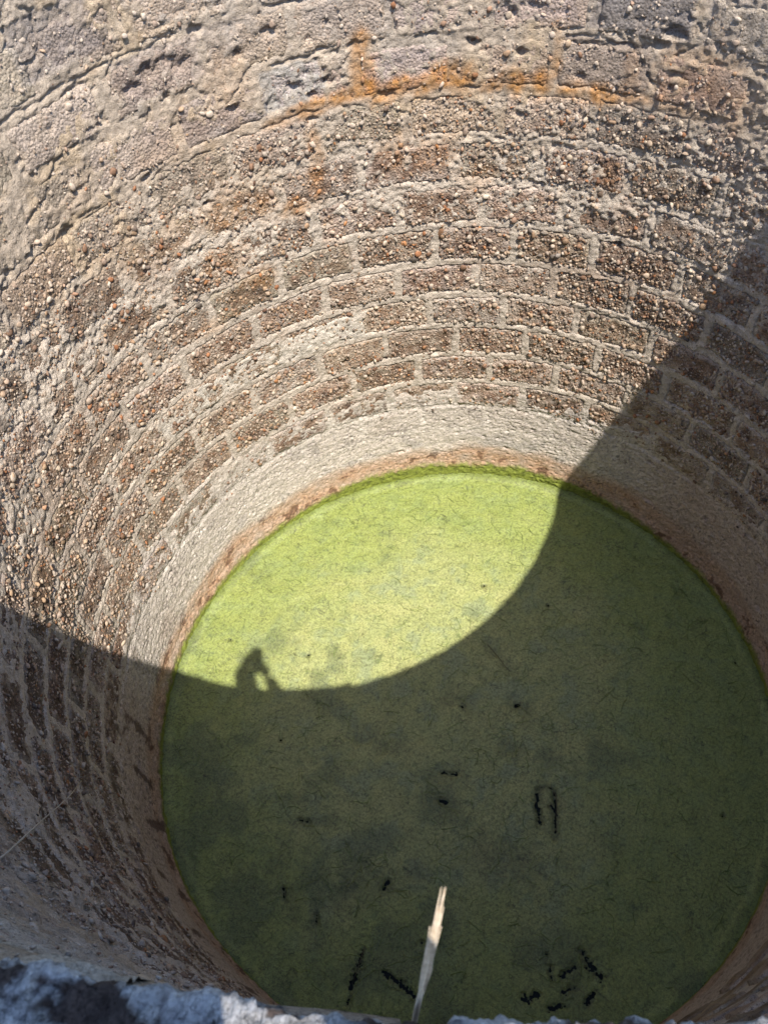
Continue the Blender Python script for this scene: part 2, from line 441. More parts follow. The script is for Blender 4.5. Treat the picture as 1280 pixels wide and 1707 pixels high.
# fine sector
STEP = 0.0070
ns, nz = int((S1 - S0) / STEP) + 1, int((Z1 - Z0) / STEP) + 1
ss, zz = np.meshgrid(np.linspace(S0, S1, ns), np.linspace(Z0, Z1, nz))
sf, zf = ss.ravel(), zz.ravel()
cc, kk, dd = layout(sf, zf)
PP = cover(sf, zf)
hm = mortar_h(sf, zf, dd, PP)
hb = block_h(sf, zf, dd, cc, kk)
scum = sstep(0.15, 0.10, zf) * (0.006 + 0.005 * fbm(sf, zf, 24, 101, 2))
hm = hm + scum
V = pos(sf, zf, hm)
Q = grid_faces(nz, ns).reshape(-1, 4)
buried = (hm < hb - 0.016)
keep = ~(buried[Q].all(1))
Q = Q[keep]
used = np.zeros(len(V), bool); used[Q.ravel()] = True
remap = np.cumsum(used) - 1
me = mesh_np('mortar', V[used], remap[Q])
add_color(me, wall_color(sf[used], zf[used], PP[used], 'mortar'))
link('mortar', me, MORTAR, well)
# coarse sector behind the viewer
sb, zb = np.meshgrid(np.linspace(S1 - 0.03, S0 + 2 * math.pi * R + 0.03, 240), np.linspace(Z0, Z1, 200))
sbf, zbf = sb.ravel(), zb.ravel()
c2, k2, d2 = layout(((sbf + math.pi * R) % (2 * math.pi * R)) - math.pi * R, zbf)
h2 = 0.004 * fbm(sbf, zbf, 9, 51, 2) + 0.008 * pn(sbf, zbf, 1.3, 58) - 0.008 - 0.03 * sstep(ZTOP - 0.17, ZTOP - 0.07, zbf)
me = mesh_np('mortar', pos(sbf, zbf, h2), grid_faces(200, 240).reshape(-1, 4))
add_color(me, wall_color(sbf, zbf, None, 'mortar'))
link('mortar', me, MORTAR, well)

# ------------------------------------------------------------------ the blocks
def project(P):
    d = Vector(P) - CAM; w = d.dot(fwd)
    return (640 + F_PX * d.dot(RGT) / w, 853.5 - F_PX * d.dot(UPV) / w) if w > 0 else (-9e9, -9e9)
def block_mesh(c, k, nx=40, ny=20):
    a, b = JB[c, k], JB[c, k + 1]
    s_ = np.linspace(math.radians(a - 0.4) * R, math.radians(b + 0.4) * R, nx)
    z_ = np.linspace(ZB + c * CH - 0.012, min(ZB + (c + 1) * CH + 0.012, ZTOP - 0.045), ny)
    g, h = np.meshgrid(s_, z_); g, h = g.ravel(), h.ravel()
    gw = ((g + math.pi * R) % (2 * math.pi * R)) - math.pi * R
    ci, ki, d = layout(gw, h)
    ours = (ci == c) & ((ki == k))
    hh = block_h(gw, h, np.where(ours, d, -0.01), np.full(len(g), c), np.full(len(g), k))
    hh = np.where(ours, hh, hh - 0.02)
    edge = np.zeros((ny, nx), bool); edge[0] = edge[-1] = True; edge[:, 0] = edge[:, -1] = True
    hh = np.where(edge.ravel(), -0.15, hh)
    V = pos(g, h, hh)
    Q = grid_faces(ny, nx).reshape(-1, 4)
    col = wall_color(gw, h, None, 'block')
    wash = sstep(0.055, 0.022, d + 0.016 * pn(gw, h, 18, 115)) * 0.75 + 0.6 * sstep(0.05, 0.55, fbm(gw, h, 12, 116, 3) + 0.35 * fbm(gw, h, 1.7, 117, 2))
    col = col * (1 - np.clip(wash, 0, .85))[:, None] + wall_color(gw, h, None, 'mortar') * 0.92 * np.clip(wash, 0, .85)[:, None]
    rr = random.Random(c * 1000 + k)
    f = rr.uniform(0.78, 1.18)
    w = np.array([rr.uniform(0.97, 1.06), 1.0, rr.uniform(0.93, 1.04)])
    if c >= 12 and rr.random() < 0.3: w *= np.array([0.93, 0.95, 1.06])
    col = col * f * w[None]
    return V, Q, col
cand = []
for c in range(3, NC):
    for k in range(NB):
        a = 0.5 * (JB[c, k] + JB[c, k + 1]); a = (a + 180) % 360 - 180
        if a < T0 + 8 or a > T1 - 8: continue
        hits = 0
        for ta in (JB[c, k], a, JB[c, k + 1]):
            for f in (0.1, 0.9):
                t = math.radians(ta)
                x, y = project((math.sin(t) * R, math.cos(t) * R, ZB + (c + f) * CH))
                hits += (-40 < x < 1320 and -40 < y < 1680)
        if hits: cand.append((c, k, hits))
seen = {(c, k) for c, k, h in cand}
blocks = []
for c, k, h in cand:
    V, Q, col = block_mesh(c, k)
    me = mesh_np('block', V, Q)
    add_color(me, col)
    blocks.append(link('block', me, BLOCK, well))
# blocks outside the picture: joined
Vs, Qs, Cs, n0 = [], [], [], 0
for c in range(3, NC):
    for k in range(NB):
        if (c, k) in seen: continue
        V, Q, col = block_mesh(c, k, 10, 6)
        Vs.append(V); Qs.append(Q + n0); Cs.append(col); n0 += len(V)
me = mesh_np('block_course', np.concatenate(Vs), np.concatenate(Qs)); add_color(me, np.concatenate(Cs))
tag(link('block_course', me, BLOCK, well), kind='stuff')
print('blocks', len(blocks), 'mortar quads', keep.sum())

# ------------------------------------------------------------------ the pebbles in the concrete
def ico(sub):
    bm = bmesh.new(); bmesh.ops.create_icosphere(bm, subdivisions=sub, radius=1.0)
    V = np.array([v.co[:] for v in bm.verts]); T = np.array([[v.index for v in f.verts] for f in bm.faces]); bm.free()
    return V, T
PAL = np.array([(.31, .205, .13), (.34, .235, .15), (.21, .125, .08), (.28, .13, .065), (.34, .165, .075), (.17, .13, .105), (.12, .10, .085), (.42, .34, .255), (.24, .16, .115), (.22, .19, .165), (.14, .08, .055), (.48, .41, .33)])
PW = np.array([.15, .13, .15, .08, .03, .10, .07, .09, .11, .05, .05, .04]); PW /= PW.sum()
def pebble_spots():
    pitch = 0.0134
    gx, gy = np.meshgrid(np.arange(S0, S1, pitch), np.arange(0.66, ZTOP - 0.06, pitch))
    s = (gx + rng.uniform(-.5, .5, gx.shape) * pitch * 1.2).ravel(); z = (gy + rng.uniform(-.5, .5, gx.shape) * pitch * 1.2).ravel()
    c, k, d = layout(s, z); P = cover(s, z)
    m, b = mortar_h(s, z, d, P), block_h(s, z, d, c, k)
    exposed = b - m
    th = np.degrees(s / R)
    up = sstep(2.55, 2.7, z)
    clump = fbm(s, z, 6, 111, 2)
    prob = np.where(exposed > 0.002, 0.88 - 0.72 * up + 0.25 * clump, 0.05 + 0.05 * clump + 0.16 * sstep(-.012, .002, exposed) + 0.28 * sstep(1.9, 2.1, z) * sstep(2.66, 2.5, z) * (0.5 + clump) - 0.03 * up)
    prob = np.where(z < 0.9, prob * 0.5, prob)
    prob = prob + 0.22 * sstep(-55, -75, th) * sstep(-100, -85, th) * sstep(1.2, 1.6, z) * (clump > 0.15)
    hv = ((c * 5393 + k * 7907) % 89) / 89.0
    prob = prob * np.where(exposed > 0.002, 0.50 + 0.65 * hv, 1.0) * (1 - 0.12 * sstep(-95, -108, th))
    keep = rng.random(len(s)) < prob
    return s[keep], z[keep], np.maximum(m, b)[keep], th[keep]
ps, pz, ph, pth = pebble_spots()
N = len(ps)
rad = np.clip(rng.lognormal(math.log(0.0052), 0.42, N), 0.0032, 0.0145)
rad = rad * lerp(1.0, 0.82, sstep(1.95, 2.2, pz)) * (1 - 0.2 * sstep(-92, -105, pth))
# keep only pebbles the camera (or one a step to the side) can see
P3 = pos(ps, pz, ph)
dv = P3 - np.array(CAM)[None]; w = dv @ np.array(fwd)
x = 640 + F_PX * (dv @ np.array(RGT)) / w; y = 853.5 - F_PX * (dv @ np.array(UPV)) / w
vis = (w > 0) & (x > -120) & (x < 1400) & (y > -120) & (y < 1760)
ps, pz, ph, rad = ps[vis], pz[vis], ph[vis], rad[vis]
N = len(ps)
def pebble_batch(idx, V0, T0_):
    n, m = len(idx), len(V0)
    ab = rng.uniform(0.70, 1.45, (n, 2)); sc = np.stack([rad[idx] * ab[:, 0], rad[idx] * ab[:, 1], rad[idx] * rng.uniform(0.40, 0.75, n)], -1)
    jit = rng.uniform(0.70, 1.22, (n, m, 1)) if m < 20 else 1 + 0.22 * np.sin(np.einsum('md,nd->nm', V0, rng.normal(0, 2.4, (n, 3))) + rng.uniform(0, 6, (n, 1)))[..., None] + rng.uniform(-.06, .06, (n, m, 1))
    L = V0[None] * jit * sc[:, None, :]
    phi = rng.uniform(0, 2 * math.pi, n); cp, sp = np.cos(phi)[:, None], np.sin(phi)[:, None]
    a, b, h = L[..., 0] * cp - L[..., 1] * sp, L[..., 0] * sp + L[..., 1] * cp, L[..., 2]
    tilt = rng.normal(0, 0.45, (n, 1)); a, h = a * np.cos(tilt) - h * np.sin(tilt), a * np.sin(tilt) + h * np.cos(tilt)
    th = ps[idx] / R
    rr = (R - ph[idx] - rad[idx] * rng.uniform(0.0, 0.55, n))[:, None] - h
    tt = th[:, None]
    X = np.sin(tt) * rr + np.cos(tt) * a; Y = np.cos(tt) * rr - np.sin(tt) * a; Z = pz[idx][:, None] + b
    V = np.stack([X, Y, Z], -1).reshape(-1, 3)
    T = (T0_[None] + (np.arange(n) * m)[:, None, None]).reshape(-1, 3)
    ci = rng.choice(len(PAL), n, p=PW)
    col = PAL[ci] * rng.uniform(0.75, 1.25, (n, 1))
    o = stain_fields(ps[idx], pz[idx])
    col = col * (1 - 0.7 * o[:, None]) + np.array([.42, .18, .05])[None] * 0.7 * o[:, None]
    # dusty render on some of them
    dust = np.clip(rng.uniform(-0.40, 0.85, (n, 1)) + 0.30 * fbm(ps[idx], pz[idx], 1.7, 117, 2)[:, None] + 0.4 * sstep(2.4, 2.7, pz[idx])[:, None], 0, 0.8)
    col = col * (1 - dust) + np.array([.50, .42, .34])[None] * dust
    return V, T, np.repeat(col, m, 0)
order = np.argsort(-rad)
big, rest = order[:260], order[260:]
mid_, small = rest[:2600], rest[2600:]
Vs, Ts, Cs, n0 = [], [], [], 0
for idx, sub in ((mid_, 2), (small, 1)):
    V0, T0_ = ico(sub)
    V, T, col = pebble_batch(idx, V0, T0_)
    Vs.append(V); Ts.append(T + n0); Cs.append(col); n0 += len(V)
me = mesh_np('pebbles', np.concatenate(Vs), np.concatenate(Ts), tris=True, smooth=False)
fl = np.zeros(len(me.polygons), bool); fl[:len(Ts[0])] = True; me.polygons.foreach_set('use_smooth', fl)
print('pebble tris', len(me.polygons)); add_color(me, np.concatenate(Cs))
tag(link('pebbles', me, PEBBLE, well), kind='stuff')
shapes = []
V0, T0_ = ico(2)
for q in range(10):
    jit = 1 + 0.26 * np.sin(V0 @ rng.normal(0, 2.2, (3, 2))).sum(1, keepdims=True) * 0.6
    shapes.append(mesh_np('pebble', V0 * jit * np.array([1.15, .92, .75])[None], T0_, tris=True))
    shapes[-1].materials.append(LOOSE_PEBBLE)
FEATURE = [(-69.86, 1.92, .024), (-21.98, 1.19, .022), (-35.16, 1.03, .022), (-17.9, 2.74, .022), (2.18, 2.82, .02), (-29, 2.93, .022), (-38.8, 2.4, .018), (26.3, 1.95, .02), (-2.5, 1.93, .02), (38.1, .98, .018), (-41, 2.99, .024), (22.5, 2.2, .022), (24, 2.24, .025), (27, 2.30, .02), (30, 1.68, .02)]
spots = [(ps[i], pz[i], ph[i], rad[i]) for i in big]
for t, z, r in FEATURE:
    s = np.array([math.radians(t) * R]); za = np.array([z]); c, k, d = layout(s, za)
    spots.append((s[0], z, float(np.maximum(mortar_h(s, za, d, cover(s, za)), block_h(s, za, d, c, k))[0]), r))
for i, (s, z, h, r) in enumerate(spots):
    o = link('pebble', shapes[i % 10], None, well)
    th = s / R; rr = R - h + r * 0.42
    o.location = (math.sin(th) * rr, math.cos(th) * rr, z)
    nrm = Vector((-math.sin(th), -math.cos(th), random.uniform(-.3, .3)))
    o.rotation_euler = (nrm.to_track_quat('Z', 'Y').to_matrix() @ Matrix.Rotation(random.uniform(0, 6.28), 3, 'Z')).to_euler()
    o.scale = (r * random.uniform(.85, 1.3), r * random.uniform(.75, 1.1), r * random.uniform(.6, .9))
print('pebbles', N, 'tris', sum(sum(len(p.vertices) - 2 for p in o.data.polygons) for o in S.objects if o.type == 'MESH'))

# ------------------------------------------------------------------ the rim (top of the wall) and its outer face
def rim_part(t0, t1, nt_, np_, fine):
    th = np.radians(np.linspace(t0, t1, nt_))
    W = 0.20
    # profile runs up the inner face, over the top and down the outer face
    prof = []
    for f in np.linspace(0, 1, np_):
        L = f * (0.09 + W + 0.09)
        if L < 0.09: prof.append((R + 0.008, ZTOP - 0.095 + L, -1, 0))
        elif L < 0.09 + W: prof.append((R + 0.008 + (L - 0.09), ZTOP - 0.010, 0, 1))
        else: prof.append((R + 0.008 + W, ZTOP - 0.010 - (L - 0.09 - W), 1, 0))
    prof = np.array(prof)
    prof[:, 1] += 0.006 * 0
    for _ in range(3 if fine else 1):
        p2 = prof.copy(); p2[1:-1] = (prof[:-2] + 2 * prof[1:-1] + prof[2:]) / 4; prof = p2
    T, I = np.meshgrid(th, np.arange(np_))
    r, z, a, b = (prof[I.ravel(), q] for q in range(4))
    T = T.ravel(); s = T * R; l = (I.ravel() / np_) * 0.38
    d = 0.007 * pn(s, l, 6, 121) + 0.004 * pn(s, l, 22, 122) + (0.0035 * pn(s, l, 50, 123) + 0.003 * pn(s, l, 120, 124) + 0.0018 * pn(s, l, 260, 129) if fine else 0)
    hole = sstep(0.0, 0.26, pn(s * 0.8, l, 24, 127) + 0.30 * pn(s, l, 70, 128) + 0.28 * pn(s, l, 170, 134) + 0.17)
    d = d - (0.0035 * hole if fine else 0)
    r, z = r + a * d, z + b * d
    z = z + 0.030 * sstep(math.radians(188), math.radians(178), T) * sstep(math.radians(150), math.radians(165), T)
    z = z + 0.018 * sstep(math.radians(181), math.radians(190), T) * sstep(math.radians(215), math.radians(200), T)
    V = np.stack([np.sin(T) * r, np.cos(T) * r, z], -1)
    me = mesh_np('rim', V, grid_faces(np_, nt_).reshape(-1, 4))
    n = pn(s, l, 20, 125); n2 = pn(s, l, 70, 126)
    col = np.array([.46, .46, .47])[None] * np.clip(1 + 0.2 * n + 0.35 * n2 + 0.25 * pn(s, l, 180, 133), .25, 1.2)[:, None]
    if fine: col = col * (1 - hole[:, None]) + np.array([.095, .07, .06])[None] * (1 + .5 * n2)[:, None] * hole[:, None]
    add_color(me, col)
    return link('rim', me, MORTAR, well)
rim_part(166, 198, 440, 150, True)
rim_part(198, 526, 220, 14, False)
# river pebbles set in the top of the rim near the lens
V0, T0_ = ico(2)
n = 120
th = rng.uniform(math.radians(163), math.radians(203), n); rr = R + 0.012 + rng.uniform(0, 0.10, n)
rim_r = np.clip(rng.lognormal(math.log(0.010), 0.35, n), 0.005, 0.018)
Vs, Ts, Cs = [], [], []
for i in range(n):
    sc = rim_r[i] * rng.uniform(0.75, 1.3, 3) * np.array([1, 1, .75])
    L = V0 * rng.uniform(.9, 1.1, (len(V0), 1)) * sc
    a = rng.uniform(0, 6.28); ca, sa = math.cos(a), math.sin(a)
    X = L[:, 0] * ca - L[:, 1] * sa; Y = L[:, 0] * sa + L[:, 1] * ca
    s_, l_ = np.array([th[i] * R]), np.array([0.09 + rr[i] - R - 0.008])
    dz = 0.007 * pn(s_, l_, 6, 121)[0] + 0.004 * pn(s_, l_, 22, 122)[0] + 0.0035 * pn(s_, l_, 50, 123)[0]
    c = np.array([math.sin(th[i]) * rr[i], math.cos(th[i]) * rr[i], ZTOP - 0.010 + dz - rim_r[i] * 0.55])
    Vs.append(np.stack([X + c[0], Y + c[1], L[:, 2] + c[2]], -1)); Ts.append(T0_ + i * len(V0))
    col = PAL[rng.choice(len(PAL), p=PW)] * rng.uniform(0.25, 0.6)
    Cs.append(np.repeat(col[None], len(V0), 0))
me = mesh_np('rim_pebbles', np.concatenate(Vs), np.concatenate(Ts), tris=True); add_color(me, np.concatenate(Cs))
tag(link('rim_pebbles', me, PEBBLE, well), kind='stuff')
# outer face of the wall
GZ = ZTOP - 0.95
so, zo = np.meshgrid(np.linspace(-math.pi, math.pi, 200), np.linspace(GZ - 0.3, ZTOP - 0.05, 24))
r = R + 0.19 + 0.01 * pn(so.ravel() * 1.9, zo.ravel(), 8, 131)
me = mesh_np('outer_face', np.stack([np.sin(so.ravel()) * r, np.cos(so.ravel()) * r, zo.ravel()], -1), grid_faces(24, 200).reshape(-1, 4)[:, ::-1])
add_color(me, np.array([.36, .31, .26])[None] * (1 + 0.3 * pn(so.ravel() * 1.9, zo.ravel(), 12, 132))[:, None])
link('outer_face', me, MORTAR, well)

# ------------------------------------------------------------------ ground outside
gm = bpy.data.materials.new('dry_ground'); nt, b = nodes_of(gm)
n = noise(nt, 3, 6, 0.65); rmp = ramp(nt, n.outputs['Fac'], [(0.3, (.10, .085, .05)), (0.5, (.19, .15, .10)), (0.7, (.12, .12, .055))])
nt.links.new(rmp.outputs[0], b.inputs['Base Color']); b.inputs['Roughness'].default_value = 0.95
n2 = noise(nt, 30, 5, 0.7); bump(nt, b, n2.outputs['Fac'], 0.03)
tt, rr = np.meshgrid(np.linspace(-math.pi, math.pi, 97), np.array([R + 0.15, 2.2, 2.8, 4, 7, 15, 40, 120, 400]))
V = np.stack([np.sin(tt.ravel()) * rr.ravel(), np.cos(tt.ravel()) * rr.ravel(), GZ + 0.02 * pn(tt.ravel() * 3, rr.ravel(), 1.3, 141) * (rr.ravel() > 2)], -1)
tag(link('ground', mesh_np('ground', V, grid_faces(9, 97).reshape(-1, 4)[:, ::-1]), gm), 'dry earth around the outside of the tank', kind='structure')

# ------------------------------------------------------------------ water and the algae on it
wm = bpy.data.materials.new('dark_water'); nt, b = nodes_of(wm)
b.inputs['Base Color'].default_value = (.004, .006, .003, 1); b.inputs['Roughness'].default_value = 0.3; b.inputs['IOR'].default_value = 1.33; b.inputs['Specular IOR Level'].default_value = 0.12
nw = noise(nt, 9, 2); bump(nt, b, nw.outputs['Fac'], 0.001)
tt, rr = np.meshgrid(np.linspace(-math.pi, math.pi, 129), np.array([0.001, .5, 1.0, 1.4, R + 0.05]))
V = np.stack([np.sin(tt.ravel()) * rr.ravel(), np.cos(tt.ravel()) * rr.ravel(), np.full(tt.size, -0.012)], -1)
tag(link('water', mesh_np('water', V, grid_faces(5, 129).reshape(-1, 4)[:, ::-1]), wm), 'still dark water showing through the torn green algae', kind='structure')

GAPS = [((.405, -.44), (.400, -.50), .010), ((.400, -.50), (.412, -.60), .012), ((.492, -.426), (.495, -.53), .006), ((.495, -.53), (.482, -.66), .010), ((.470, -.50), (.487, -.53), .007), ((.405, -.43), (.43, -.41), .002), ((.46, -.408), (.488, -.42), .002),
        ((.567, -1.18), (.60, -1.24), .014), ((.60, -1.24), (.642, -1.285), .018), ((.462, -1.287), (.529, -1.244), .013), ((-.476, -1.22), (-.525, -1.37), .016), ((-.525, -1.37), (-.535, -1.43), .013),
        ((-.37, -1.30), (-.30, -1.345), .013), ((-.30, -1.345), (-.225, -1.40), .017), ((.47, -1.35), (.53, -1.33), .013), ((.57, -1.39), (.61, -1.35), .011), ((.28, -1.385), (.34, -1.37), .019),
        ((.40, -1.42), (.47, -1.41), .012), ((.41, -1.25), (.42, -1.31), .008), 
        ((-.10, -.345), (-.02, -.35), .009), ((-.39, -.935), (-.37, -.90), .010), ((-.115, -.49), (-.08, -.495), .007), ((1.336, -.534), (1.34, -.53), .008), ((1.559, .316), (1.563, .312), .008), ((.315, .047), (.33, .05), .005),
        ((-.86, -.61), (-.80, -.62), .004), ((-.72, -1.05), (-.715, -1.11), .005), ((-.9, -.95), (-.89, -1.0), .005)]
SMUDGE = [((-.10, -.345), (0, -.35), .05), ((-.12, -.49), (-.06, -.50), .05), ((-.24, -.84), (-.22, -.84), .05), ((-.87, -.97), (-.83, -1.08), .035), ((-.72, -1.03), (-.74, -1.12), .035), ((-.85, -.62), (-.66, -.61), .035), ((-.42, -.22), (-.33, -.20), .05),
          ((-.56, -.14), (-.50, -.15), .05), ((.17, .42), (.30, .24), .03), ((-.4, -.93), (-.37, -.9), .06), ((.40, -.45), (.41, -.6), .03), ((.49, -.45), (.48, -.66), .03), ((.25, -.2), (.3, -.22), .05), ((-.05, .1), (.05, .06), .06), ((.32, .05), (.36, .02), .05),
          ((.1, -.75), (.3, -.8), .1), ((-.6, -1.0), (-.5, -.9), .08), ((.52, -1.3), (.6, -1.2), .05)]
DARKDOTS = [(rng.uniform(-1.4, 1.5), rng.uniform(-1.4, 1.2), rng.uniform(.004, .007)) for _ in range(9)]
st = 0.0105
n = int(2 * (R + 0.02) / st) + 1
ax = np.linspace(-(R + 0.02), R + 0.02, n); dx = ax[1] - ax[0]
xx, yy = np.meshgrid(ax, ax); x, y = xx.ravel(), yy.ravel()
def gap_field(x, y):
    rag = fbm(x, y, 16, 151, 3); rag2 = pn(x, y, 70, 152) + 0.5 * pn(x, y, 150, 158)
    g = np.full(x.shape, 9.0)
    for P, Qq, w in GAPS: g = np.minimum(g, seg_dist(x, y, P, Qq) - w * (0.28 + 0.8 * rag + 0.8 * rag2))
    for px, py, w in DARKDOTS: g = np.minimum(g, np.hypot(x - px, y - py) - w * (0.55 + 0.9 * rag2))
    return g
gap = gap_field(x, y)
rag = fbm(x, y, 16, 151, 3)
def smudge_field(x, y):
    r = fbm(x, y, 16, 151, 3); o = np.zeros(x.shape)
    for P, Qq, w in SMUDGE: o = np.maximum(o, sstep(1.7, 0.1, seg_dist(x, y, P, Qq) / w + 0.7 * r))
    return o
smd = smudge_field(x, y)
h = 0.004 * fbm(x, y, 7, 153, 3) + 0.0022 * fbm(x, y, 40, 156, 2) - 0.006 * smd - 0.006 * sstep(0.02, 0.0, gap)
rr = np.hypot(x, y)
h = h + 0.010 * sstep(R - 0.07, R - 0.02, rr)
V = np.stack([x, y, h], -1)
i = np.arange(n - 1)[:, None] * n + np.arange(n - 1)[None]
Q = np.stack([i, i + 1, i + n + 1, i + n], -1).reshape(-1, 4)
inside = (rr < R + 0.015)[Q].all(1)
near = (gap[Q] < 0.02).any(1) & inside            # cells along a tear are split finer
QF = Q[near]; K = 5
a = np.linspace(0, 1, K + 1); U, W = np.meshgrid(a, a); U, W = U.ravel(), W.ravel()
wts = np.stack([(1 - U) * (1 - W), U * (1 - W), U * W, (1 - U) * W], 0)
VF = np.einsum('cqk,qm->cmk', V[QF], wts).reshape(-1, 3)
li = np.arange(K)[:, None] * (K + 1) + np.arange(K)[None]
lq = np.stack([li, li + 1, li + K + 2, li + K + 1], -1).reshape(-1, 4)
FQ = (lq[None] + (np.arange(len(QF)) * (K + 1) ** 2)[:, None, None]).reshape(-1, 4) + len(V)
V = np.concatenate([V, VF])
gf = gap_field(VF[:, 0], VF[:, 1])
FQ = FQ[(gf[FQ - n * n] > 0).all(1)]
Q = np.concatenate([Q[inside & ~near], FQ])
used = np.zeros(len(V), bool); used[Q.ravel()] = True; remap = np.cumsum(used) - 1
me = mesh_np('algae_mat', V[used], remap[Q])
x, y = V[used][:, 0], V[used][:, 1]
smd = smudge_field(x, y); rr = np.hypot(x, y)
n1, n2, n3 = fbm(x, y, 1.8, 161, 3), fbm(x, y, 6, 164, 3), fbm(x, y, 26, 167, 3)
def mix(a, b, t): return a + (b - a) * np.clip(t, 0, 1)[:, None]
col = np.repeat(np.array([[.375, .415, .155]]), len(x), 0)
col = mix(col, np.array([.46, .47, .18]), sstep(0.0, 0.7, n2 + 0.3 * n1) * 0.55)
col = mix(col, np.array([.31, .37, .19]), sstep(0.1, 0.7, -n2 + 0.35 * n3) * 0.7)
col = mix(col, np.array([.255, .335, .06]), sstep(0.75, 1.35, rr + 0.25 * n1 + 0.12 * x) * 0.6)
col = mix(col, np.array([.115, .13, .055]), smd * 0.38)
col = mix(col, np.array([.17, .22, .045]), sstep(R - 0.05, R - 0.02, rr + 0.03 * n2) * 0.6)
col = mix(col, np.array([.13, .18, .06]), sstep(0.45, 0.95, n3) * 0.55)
col = mix(col, np.array([.13, .17, .07]), sstep(0.3, 0.9, fbm(x, y, 3.2, 171, 4) - 0.28 * y - 0.22 * x) * 0.55)  # dark mottling, weighted to the near left so deeper shade is painted in
gn = gap_field(x, y)
col = mix(col, np.array([.07, .085, .03]), sstep(0.022, 0.002, gn + 0.010 * n3) * 0.6)
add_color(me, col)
am = bpy.data.materials.new('algae'); nt, b = nodes_of(am)
at = nt.nodes.new('ShaderNodeAttribute'); at.attribute_name = 'tint'
def fil(scale, dist, width, dark, seedscale):
    nn = noise(nt, scale, 3, 0.55, dist=dist)
    sub = nt.nodes.new('ShaderNodeMath'); sub.operation = 'SUBTRACT'; sub.inputs[1].default_value = 0.5
    nt.links.new(nn.outputs['Fac'], sub.inputs[0])
    ab = nt.nodes.new('ShaderNodeMath'); ab.operation = 'ABSOLUTE'; nt.links.new(sub.outputs[0], ab.inputs[0])
    mk = noise(nt, seedscale, 3, 0.6)
    mr = ramp(nt, mk.outputs['Fac'], [(0.46, 1.0), (0.60, 0.0)])
    sc = nt.nodes.new('ShaderNodeMath'); sc.operation = 'ADD'
    nt.links.new(ab.outputs[0], sc.inputs[0]); nt.links.new(mr.outputs[0], sc.inputs[1])
    return ramp(nt, sc.outputs[0], [(0.0, dark), (width, 1.0)])
c = mult(nt, at.outputs['Color'], fil(9, 1.2, 0.020, 0.45, 5.0).outputs[0])
c = mult(nt, c, fil(22, 0.8, 0.030, 0.50, 11.0).outputs[0])
c = mult(nt, c, fil(48, 0.6, 0.045, 0.60, 7.0).outputs[0])
for ang, fx, fy, dk in ((0.6, 14, 110, .62), (-0.5, 16, 120, .66), (1.9, 18, 130, .66)):     # fine combed strands of weed
    tcx = nt.nodes.new('ShaderNodeTexCoord'); mp = nt.nodes.new('ShaderNodeMapping')
    mr_ = nt.nodes.new('ShaderNodeMapping'); mr_.inputs['Rotation'].default_value = (0, 0, ang); mp.inputs['Scale'].default_value = (fx, fy, 1)
    nx_ = nt.nodes.new('ShaderNodeTexNoise'); nx_.inputs['Scale'].default_value = 1.0; nx_.inputs['Detail'].default_value = 3; nx_.inputs['Distortion'].default_value = 1.1
    nt.links.new(tcx.outputs['Object'], mr_.inputs['Vector']); nt.links.new(mr_.outputs[0], mp.inputs['Vector']); nt.links.new(mp.outputs[0], nx_.inputs['Vector'])
    c = mult(nt, c, ramp(nt, nx_.outputs['Fac'], [(0.28, dk), (0.42, 1.0)]).outputs[0])
ng = noise(nt, 300, 4, 0.75); c = mult(nt, c, ramp(nt, ng.outputs['Fac'], [(0.35, 0.38), (0.60, 1.0)]).outputs[0])
ng2 = noise(nt, 70, 4, 0.7); c = mult(nt, c, ramp(nt, ng2.outputs['Fac'], [(0.36, 0.55), (0.54, 1.0)]).outputs[0])
nt.links.new(c, b.inputs['Base Color'])
b.inputs['Roughness'].default_value = 0.42; b.inputs['Specular IOR Level'].default_value = 0.6
nb = noise(nt, 220, 5, 0.7); bump(nt, b, nb.outputs['Fac'], 0.004)
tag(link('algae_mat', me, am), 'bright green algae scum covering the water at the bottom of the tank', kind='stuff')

# loose threads of weed lying on the scum
def tube(path, rads, sides=5):
    V, Q = [], []
    path = [Vector(p) for p in path]
    for i, p in enumerate(path):
        t = (path[min(i + 1, len(path) - 1)] - path[max(i - 1, 0)]).normalized()
        a = t.orthogonal().normalized(); bb = t.cross(a)
        for q in range(sides):
            an = 2 * math.pi * q / sides
            V.append(p + (a * math.cos(an) + bb * math.sin(an)) * rads[i])
    for i in range(len(path) - 1):
        for q in range(sides):
            Q.append((i * sides + q, i * sides + (q + 1) % sides, (i + 1) * sides + (q + 1) % sides, (i + 1) * sides + q))
    V.append(path[0]); V.append(path[-1]); m = len(V)
    for q in range(sides):
        Q.append((m - 2, (q + 1) % sides, q, m - 2)); k0 = (len(path) - 1) * sides
        Q.append((m - 1, k0 + q, k0 + (q + 1) % sides, m - 1))
    return [v[:] for v in V], Q
def tube_into(bm, path, rads, sides=5, cap=True):
    V, Q = tube(path, rads, sides)
    vs = [bm.verts.new(v) for v in V]
    for f in Q:
        ff = []
        for i in f:
            if vs[i] not in ff: ff.append(vs[i])
        if len(ff) > 2:
            try: bm.faces.new(ff)
            except ValueError: pass
def bm_obj(name, bm, mat, parent=None, smooth=True):
    bmesh.ops.recalc_face_normals(bm, faces=bm.faces)
    me = bpy.data.meshes.new(name); bm.to_mesh(me); bm.free()
    for p in me.polygons: p.use_smooth = smooth
    return link(name, me, mat, parent)
